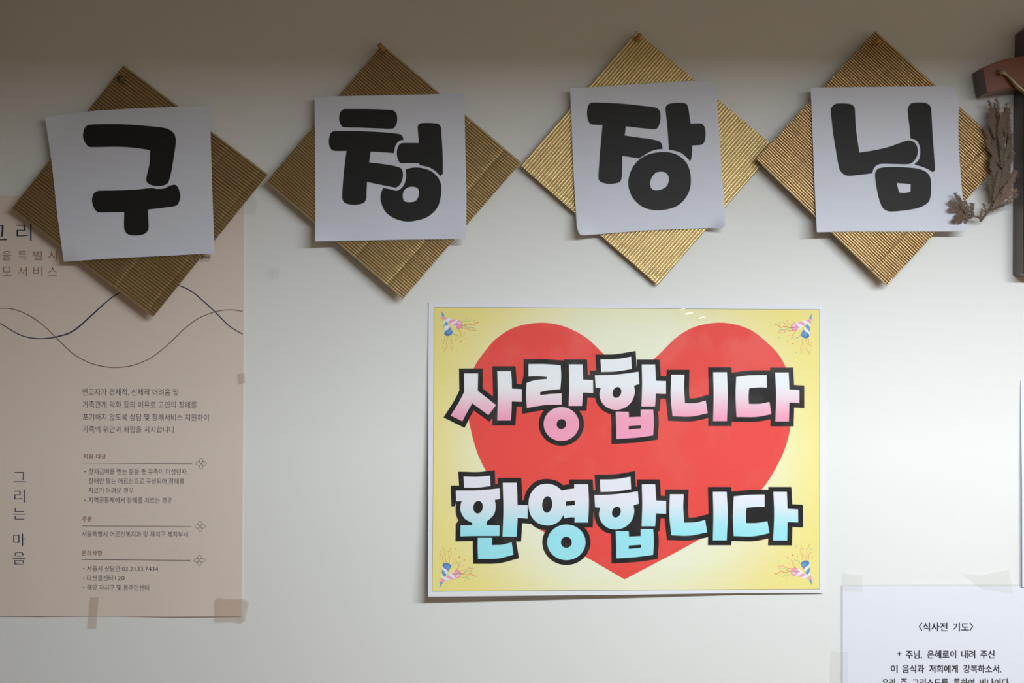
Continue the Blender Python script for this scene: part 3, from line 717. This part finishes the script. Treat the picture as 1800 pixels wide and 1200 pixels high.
# ---------------------------------------------------------------- prayer sheet, lower right
M_wp = add_noise(mat('prayer_paper', srgb(222, 227, 238), 0.5, coat=0.3), 900, 0.01, 0.05, 18, 0.004)
M_film = mat('laminate_film', srgb(226, 228, 230), 0.2); bsdf(M_film).inputs['Alpha'].default_value = 0.2
pray = empty('prayer_sheet', P(1660, 1031, 0), 'white laminated sheet of Korean prayer lines taped at lower right below the blank wall', 'sheet')
pdp = lambda x, y: 2.2
sheet('paper_sheet', region([[(1481,1030.5),(1650,1030),(1850,1030.5),(1850,1480),(1481,1480)]]), pdp, M_wp, pray, grid=60, thick=0.0003)
sheet('laminate_film', region([[(1477.5,1027.5),(1650,1026.5),(1854,1027),(1854,1484),(1478,1484)]]), lambda x, y: 1.4, M_film, pray, grid=60, thick=0.0001)
PB = dict(bold=0.75)
txt('prayer_text', [('〈', 1615.4, 1621, 1101, 14.5, PB), ('식사전', 1622.5, 1665.2, 1101.6, 15.5, PB), ('기도', 1675.5, 1702.8, 1101.8, 15.5, PB), ('〉', 1704.6, 1710.5, 1101, 14.5, PB),
     ('+', 1577.5, 1584.3, 1148.5, 7.5, PB), ('주님,', 1592.5, 1620.5, 1150.2, 14.5, PB), ('은혜로이', 1630, 1680.5, 1149.6, 14, PB), ('내려', 1690, 1714, 1149.6, 14, PB), ('주신', 1723.5, 1748, 1149.6, 14, PB),
     ('이', 1566, 1577.5, 1175, 14, PB), ('음식과', 1586.5, 1624.5, 1175, 14.5, PB), ('저희에게', 1633.5, 1683.5, 1175, 14, PB), ('강복하소서.', 1693.5, 1760, 1175, 14.5, PB),
     ('우리', 1550.8, 1573, 1199.8, 14, PB), ('주', 1583, 1594.5, 1199.8, 14, PB), ('그리스도를', 1604, 1666.5, 1199.8, 14.5, PB), ('통하여', 1676.5, 1712.5, 1199.8, 14.5, PB), ('비나이다.', 1722.5, 1776, 1199.8, 14.5, PB)],
     add_noise(mat('prayer_ink', srgb(34, 34, 38), 0.5), 500, 0.1), pray, pdp)
sheet('tape_strip', region([[(1482,1006.5),(1517,1011),(1516.5,1031),(1517,1040),(1481,1038)]]), lambda x, y: 3.2 + 1.2 * math.exp(-((x - y * 1.0 + 1027 - 1502 + 0) / 4) ** 2), M_tape, pray, grid=4)
sheet('tape_strip', region([[(1690,1006),(1722,1011),(1774,1000),(1778,1024),(1782,1044),(1724,1034),(1716,1028)]]), lambda x, y: 3.2 + 1.5 * math.exp(-((x - 1724) / 2.5) ** 2), M_tape, pray, grid=4)
sheet('tape_strip', region([[(1462,1143),(1490,1146),(1493,1260),(1455,1262)]]), lambda x, y: 3.2, M_tape, pray, grid=12)

# blank sheet at the right edge, its lower left corner lifting off the wall
blank = empty('blank_sheet', P(1850, 668, 0), 'white sheet at the right edge above the prayer sheet, left edge lifting', 'sheet')
bd = lambda x, y: 1.6 + 6.0 * max(0, 1 - (x - 1794) / 60) * min(1, max(0, (y - 668) / 160))
sheet('paper_sheet', region([[(1794,668),(1900,668),(1960,668),(1960,1026),(1900,1026),(1797.0,1031.5),(1796.5,850)]]), bd, M_wp, blank, grid=14, thick=0.0004)
sheet('tape_strip', region([[(1850,652),(1885,652),(1885,690),(1850,690)]]), 8.5, M_tape, blank, grid=12)

# ---------------------------------------------------------------- crucifix at the right edge
def wood_mat(name, c1, c2, rough=0.38):
    m = mat(name, c1, rough, coat=0.25)
    b = bsdf(m); tc = nd(m, 'ShaderNodeTexCoord'); mp = nd(m, 'ShaderNodeMapping'); mp.inputs['Scale'].default_value = (55, 55, 6)
    lk(m, tc.outputs['Object'], mp.inputs['Vector'])
    n = nd(m, 'ShaderNodeTexNoise'); n.inputs['Scale'].default_value = 3; n.inputs['Detail'].default_value = 6; n.inputs['Distortion'].default_value = 0.8
    lk(m, mp.outputs[0], n.inputs['Vector'])
    mx = nd(m, 'ShaderNodeMix', data_type='RGBA'); mx.inputs['A'].default_value = (*c1, 1); mx.inputs['B'].default_value = (*c2, 1)
    lk(m, n.outputs['Fac'], mx.inputs['Factor']); lk(m, mx.outputs['Result'], b.inputs['Base Color'])
    return m
M_wood = wood_mat('red_brown_wood', srgb(130, 68, 42), srgb(102, 50, 30))
M_wood2 = wood_mat('dark_brown_wood', srgb(78, 48, 36), srgb(54, 34, 26))
M_bronze = add_noise(mat('aged_bronze', srgb(150, 136, 112), 0.42, 0.75), 300, 0.25, 0.2, 500, 0.0006)
cross = empty('wooden_crucifix', P(1832, 110, 0), 'dark wooden crucifix with a metal figure, cut off by the right edge', 'crucifix')
def extr(name, pts_back, d0, d1, material, parent, chamfer=0.0, end_material=None):
    """solid whose outline (true pixels on the wall scale, no perspective) is extruded from depth d0 to d1, front edge chamfered"""
    c = Vector((sum(p[0] for p in pts_back) / len(pts_back), sum(p[1] for p in pts_back) / len(pts_back)))
    W = lambda x, y, d: Vector(((x - 900) * S, -d * S, (600 - y) * S))
    ins = offset_poly(pts_back, -chamfer) if chamfer else None
    p = ccw(pts_back); p = [v for i, v in enumerate(p) if (Vector(v) - Vector(p[i-1])).length > 1e-4]
    n = len(p); q = ins or p
    v = [W(x, y, d0) for x, y in p] + [W(x, y, d1 - chamfer) for x, y in p] + [W(x, y, d1) for x, y in q]
    f = [tuple(range(n)), tuple(range(2*n, 3*n))[::-1]]
    for k in (0, n):
        for i in range(n):
            j = (i + 1) % n; f.append((k+i, k+j, k+n+j, k+n+i))
    o = link_mesh(name, v, f, material, parent)
    bm = bmesh.new(); bm.from_mesh(o.data); bmesh.ops.recalc_face_normals(bm, faces=bm.faces[:])
    if end_material:
        o.data.materials.append(end_material)
        for fc in bm.faces:
            if abs(fc.normal.x) > 0.8: fc.material_index = 1
    bm.to_mesh(o.data); bm.free()
    return o
CX = 1832.0
# upright: back outline at true position
up = [(1780,482),(1784,486),(CX+48,486),(CX+52,482),(CX+52,400),(CX+50,65),(CX+38,53),(CX,49),(1795,52),(1784,62),(1781,200)]
extr('upright', up, 0.5, 39, M_wood2, cross, 1.0)
extr('upright_face', [(1780.6,480),(2*CX-1780.6,480),(2*CX-1784,64),(2*CX-1794,55),(CX,52),(1794,55),(1784,64)], 39.05, 40.6, M_wood, cross, 0.6)
top = [(1706,131),(1730,121),(1752,114.5),(1780,111),(CX,109)]
bot = [(1714,174.5),(1745,168),(1775,164.5),(CX,163)]
rt = [(2*CX - x, y) for x, y in top[:-1]][::-1]; rb = [(2*CX - x, y) for x, y in bot[:-1]]
extr('crossbar', smooth_path([tuple(list(top[0]) + [C])] + top[1:] + rt[:-1] + [tuple(list(rt[-1]) + [C]), tuple(list(rb[0]) + [C])] + rb[1:] + [bot[-1]] + bot[1:-1][::-1] + [tuple(list(bot[0]) + [C])], True, 3), 8, 47, M_wood, cross, 0.8, M_wood2)
extr('hanging_loop', ellipse(CX - 30, 49, 6, 4, -30, 12), 10, 16, M_bronze, cross, 0.5)

def skin(name, verts, edges, radii, material, parent, sub=2):
    me = bpy.data.meshes.new(name); me.from_pydata([tuple(v) for v in verts], edges, []); me.update()
    o = bpy.data.objects.new(name, me); COL.objects.link(o)
    o.modifiers.new('skin', 'SKIN')
    for i, r in enumerate(radii):
        d = me.skin_vertices[0].data[i]
        d.radius = (r, r) if not isinstance(r, tuple) else r
    me.skin_vertices[0].data[0].use_root = True
    sb = o.modifiers.new('sub', 'SUBSURF'); sb.levels = sub; sb.render_levels = sub
    dg = bpy.context.evaluated_depsgraph_get()
    m2 = bpy.data.meshes.new_from_object(o.evaluated_get(dg))
    bpy.data.objects.remove(o)
    m2.name = name; m2.materials.clear(); m2.materials.append(material); m2.shade_smooth()
    o = bpy.data.objects.new(name, m2); COL.objects.link(o)
    o.parent = parent; o.matrix_parent_inverse = parent.matrix_world.inverted()
    return o
# the figure: pelvis, torso, neck, head, arms, hands, legs, one continuous skin
V, E, Rr = [], [], []
def av(x, y, d, r, prev=None):
    V.append(P(x, y, d)); Rr.append(r * S if not isinstance(r, tuple) else (r[0]*S, r[1]*S)); i = len(V) - 1
    if prev is not None: E.append((prev, i))
    return i
FX = CX + 8
pel = av(FX, 262, 56, 13)
bel = av(FX, 236, 57, 11, pel); ches = av(FX, 202, 60, 15, bel); nk0 = av(FX, 184, 61, 8, ches); nk = av(FX - 1, 174, 63, 5, nk0)
hd = av(FX - 4, 160, 66, 10, nk); hd2 = av(FX - 5, 148, 66, 8, hd); av(FX - 5, 161, 77.5, 1.5, hd); av(FX - 4, 170, 73, 3.5, nk)
for sx in (-1, 1):
    X = lambda x: x if sx < 0 else 2 * FX - x
    sh = av(X(1824), 182, 60, 6.5, nk0)
    ua = av(X(1812), 170, 58, 5.0, sh); el = av(X(1798), 158.5, 56, 4.4, ua); fa = av(X(1788), 150.5, 55, 4.9, el)
    fb = av(X(1779), 140.5, 54, 3.9, fa); wr = av(X(1769.5), 131.5, 52.5, 2.4, fb); pa = av(X(1765), 128.5, 52, (3.2, 2.4), wr)
    for k, (fx, fy, ln) in enumerate(((1757.5,121.5,1.0), (1755.2,123.8,1.0), (1754.8,126.6,1.0), (1756.8,129.2,0.9))):
        kx = 1761.5 + 0.2 * k; ky = 124.2 + 2.1 * k
        a = av(X(kx), ky, 53, 1.15, pa); b = av(X((kx + fx) / 2), (ky + fy) / 2, 55.5, 1.0, a); c = av(X(fx), fy, 54, 0.85, b)
    a = av(X(1766), 123.8, 54, 1.2, pa); b = av(X(1762.5), 120.8, 56, 1.0, a); c = av(X(1759.6), 121.2, 57, 0.85, b)
    hp = av(X(1831), 276, 56, 9.5, pel); kn = av(X(1832), 320, 66, 7, hp); an = av(X(1836), 372, 54, 4.2, kn); ft = av(X(1836), 392, 60, 4, an)
skin('metal_figure', V, E, Rr, M_bronze, cross, 2)

# loincloth with a few folds and hair, cast on the figure
cvv, cff = [], []
rings = [(246, 15.5, 14), (252, 17.5, 15.5), (262, 19.5, 17), (274, 20.5, 17), (286, 20.5, 16.5), (293, 20, 16)]
for k, (yy, rx, ry) in enumerate(rings):
    for j in range(32):
        a = 2 * math.pi * j / 32; w = 1 + 0.045 * math.sin(a * 7 + k * 0.5)
        cvv.append(P(FX + rx * math.cos(a) * w, yy + 1.5 * math.sin(a * 3), 57.5 + ry * math.sin(a) * w))
for k in range(len(rings) - 1):
    for j in range(32): cff.append((k*32+j, k*32+(j+1) % 32, (k+1)*32+(j+1) % 32, (k+1)*32+j))
link_mesh('loincloth', cvv, cff, M_bronze, cross, smooth=True)
hv, hf = [], []
for k in range(7):
    ph = math.pi * (0.02 + 0.6 * k / 6)
    for j in range(20):
        a = 2 * math.pi * j / 20; w = 1 + 0.05 * math.sin(a * 6 + k)
        hv.append(P(FX - 5 + 10.2 * math.sin(ph) * math.cos(a) * w, 153 - 11.5 * math.cos(ph), 64 + 11 * math.sin(ph) * math.sin(a) * w - 0.6 * k))
for k in range(6):
    for j in range(20): hf.append((k*20+j, k*20+(j+1) % 20, (k+1)*20+(j+1) % 20, (k+1)*20+j))
link_mesh('hair', hv, hf, M_bronze, cross, smooth=True)

# ---------------------------------------------------------------- dried cypress sprig tucked beside the crucifix
M_dry = [add_noise(mat('dried_cypress_' + n, srgb(*c), 0.75), 250, 0.25) for n, c in (('grey', (112, 102, 88)), ('brown', (118, 101, 87)), ('russet', (128, 106, 92)))]
sprig = empty('dried_cypress_sprig', P(1725, 388, 10), 'dried brown cypress sprig tucked beneath the crossbar, left of the upright', 'dried plant')
def twig(v, f, p, q, r0, r1, sides=4):
    tv, tf = tube([p, q], [r0, r1], sides); o = len(v); v += tv; f += [tuple(i + o for i in t) for t in tf]
def frond(origin, ang, length, spread, m, rnd, droop=0.0, d0=18, curl=0.0, level2=True, dd=0.0):
    """flat scaly spray: an axis with alternate side shoots, each carrying short scale tips"""
    v, f = [], []
    n = max(5, int(length / 3.4))
    x, y = origin; a = ang; d = d0; r = 0.95
    def pt(x, y, d): return P(x, y, max(23.5, d + 4))
    for i in range(n):
        t = i / n
        a += curl / n + rnd.uniform(-0.05, 0.05)
        st = length / n
        x2, y2, dn = x + math.cos(a) * st, y - math.sin(a) * st, d + dd / n + rnd.uniform(-0.3, 0.3)
        rr = (1.15 - 0.75 * t) * S
        twig(v, f, pt(x, y, d), pt(x2, y2, dn), rr, rr * 0.9)
        sl = spread * (0.35 + 0.65 * math.sin(math.pi * min(1, (t + 0.15)))) * rnd.uniform(0.75, 1.1)
        for side in ((1, -1) if i % 2 == 0 or spread > 6 else (-1,)):
            b = a + side * rnd.uniform(0.5, 0.72)
            bx, by, bd_ = x2, y2, dn; m2 = max(2, int(sl / 2.4))
            for k in range(m2):
                b -= side * 0.08
                s2 = sl / m2
                cx, cy, cd = bx + math.cos(b) * s2, by - math.sin(b) * s2, bd_ + rnd.uniform(-0.5, 0.6)
                r2 = (0.85 - 0.35 * k / m2) * S
                twig(v, f, pt(bx, by, bd_), pt(cx, cy, cd), r2, r2 * 0.85, 3)
                if level2:
                    for s3 in (1, -1):
                        e = b + s3 * rnd.uniform(0.45, 0.7); l3 = rnd.uniform(2.2, 4.0) * (1 - 0.4 * k / m2)
                        twig(v, f, pt(cx, cy, cd), pt(cx + math.cos(e) * l3, cy - math.sin(e) * l3, cd + rnd.uniform(-0.5, 0.8)), 0.62 * S, 0.34 * S, 3)
                bx, by, bd_ = cx, cy, cd
        x, y, d = x2, y2, dn
    link_mesh('frond', v, f, m, sprig)
rnd = random.Random(11)
stem_pts = [(1723,389,20),(1727,384,22),(1735,374,25),(1744,361,27),(1751,345,28),(1757,322,28),(1761,295,28),(1763,265,28),(1762,235,27),(1757,210,26),(1750,190,25),(1746,180,25)]
v, f = tube([P(*p) for p in stem_pts], [r * S for r in (2.2, 2.1, 2.2, 2.4, 2.3, 2.1, 1.9, 1.8, 1.6, 1.3, 1.0, 0.8)], 7)
link_mesh('stem', v, f, M_dry[0], sprig, smooth=True)
v, f = tube([P(*p) for p in ((1726,386,22),(1718,381,24),(1706,378,29),(1696,374,31))], [1.6*S, 1.5*S, 1.2*S, 0.9*S], 6)
link_mesh('stem', v, f, M_dry[0], sprig, smooth=True)
R_ = math.radians
FR = [ # x, y, angle, length, spread, material, depth, curl, ddepth
 (1702,377,R_(128),40,8,1,26,-0.3,4), (1700,376,R_(150),24,7,1,25,0.3,2), (1698,376,R_(185),17,6,2,24,0.2,2), (1703,378,R_(215),20,6,2,24,0.5,3), (1708,378,R_(100),18,6,1,26,-0.3,2),
 (1713,380,R_(188),20,5,0,25,0.1,0), (1724,385,R_(82),14,3.5,1,24,0.1,0), (1698,374,R_(160),16,6,0,24,0.0,1), (1693,372,R_(235),14,5,2,24,-0.2,1), (1712,379,R_(112),19,5,0,26,-0.5,1),
 (1733,376,R_(92),16,4,0,24,0.2,0), (1738,371,R_(20),26,5,1,24,0.0,2), (1742,366,R_(27),38,7,2,26,0.1,5), (1746,360,R_(40),44,8,2,28,0.0,6), (1748,356,R_(55),46,9,2,28,0.0,5),
 (1746,352,R_(70),48,9,1,28,0.0,4), (1746,352,R_(88),44,8,0,26,0.0,2), (1750,344,R_(105),42,8,0,24,-0.2,0), (1752,335,R_(95),46,9,0,26,-0.1,2), (1758,332,R_(72),50,9,0,28,0.1,3),
 (1760,330,R_(60),36,8,1,30,0.2,3), (1752,318,R_(112),40,9,0,24,-0.3,0), (1757,310,R_(88),48,9,0,26,0.0,2), (1763,308,R_(70),46,9,0,28,0.2,2), (1766,320,R_(78),50,7,0,24,0.1,0),
 (1757,290,R_(118),42,9,1,24,-0.4,0), (1758,285,R_(98),50,10,1,26,-0.1,0), (1766,285,R_(78),46,9,0,26,0.1,0), (1769,275,R_(85),44,7,1,22,0.1,-2), (1755,262,R_(112),40,9,1,22,-0.2,0),
 (1760,255,R_(95),46,9,2,24,0.1,0), (1765,250,R_(75),38,8,1,22,0.1,-2), (1770,250,R_(92),38,6,1,20,-0.1,-2), (1755,232,R_(110),34,8,2,22,0.3,-2), (1757,226,R_(95),40,8,1,20,-0.2,-4),
 (1760,222,R_(78),34,7,1,18,0.2,-4), (1768,222,R_(80),32,6,0,16,0.1,-3), (1750,212,R_(128),22,7,2,18,-0.4,-2), (1749,204,R_(112),30,6,1,16,-0.3,-4), (1755,204,R_(85),26,5,2,16,0.5,-4), (1763,205,R_(70),24,4,1,14,0.2,-3),
 (1753,350,R_(78),44,8,0,20,0.0,0), (1764,350,R_(80),40,7,0,18,0.1,0), (1756,300,R_(100),40,8,0,18,0.0,0), (1770,305,R_(88),40,6,0,18,0.0,0), (1772,340,R_(75),26,6,2,26,0.1,2),
 (1761,270,R_(90),40,9,1,17,0.0,0), (1766,235,R_(90),34,7,1,15,0.0,0), (1748,340,R_(100),30,6,0,22,-0.1,0), (1768,355,R_(35),20,6,2,28,0.1,3),
 (1690,369,R_(140),26,8,2,27,0.0,2), (1694,372,R_(165),26,8,2,27,0.0,2), (1699,376,R_(200),24,8,2,26,0.1,2), (1703,377,R_(135),30,6,1,27,-0.2,3), (1706,378,R_(110),24,7,1,27,0.1,2),
 (1701,377,R_(225),22,7,2,27,-0.2,2), (1716,380,R_(165),22,6,1,26,0.1,1), (1710,379,R_(205),16,4,0,25,0.2,0),
 (1747,300,R_(97),46,8,0,25,0.0,0), (1748,270,R_(100),44,8,1,25,0.0,0), (1749,245,R_(98),44,8,1,25,0.0,0), (1774,300,R_(92),48,7,0,25,0.0,0), (1775,260,R_(95),40,7,1,25,0.0,0), (1772,330,R_(95),40,7,0,25,0.0,0),
 (1750,330,R_(92),44,8,0,25,0.0,0), (1764,335,R_(80),46,9,1,30,0.0,0), (1760,345,R_(58),42,9,2,32,0.1,2), (1755,356,R_(42),36,9,2,32,0.1,2), (1750,362,R_(22),30,6,1,28,0.0,1),
 (1762,300,R_(92),44,9,0,32,0.0,0), (1760,262,R_(90),44,9,1,32,0.0,0), (1768,238,R_(92),40,8,1,30,0.0,-1), (1759,236,R_(96),40,8,2,31,0.0,-1), (1772,226,R_(88),34,6,1,27,0.0,0),
]
for x, y, a, ln, sp, mi, d, cu, dd in FR:
    jit = 0.15 if x > 1740 else 0.1
    frond((x, y), a + rnd.uniform(-jit, jit), ln * rnd.uniform(0.85, 1.15), sp, M_dry[mi], rnd, d0=d + rnd.uniform(-1, 6), curl=cu + rnd.uniform(-0.35, 0.35), dd=dd)
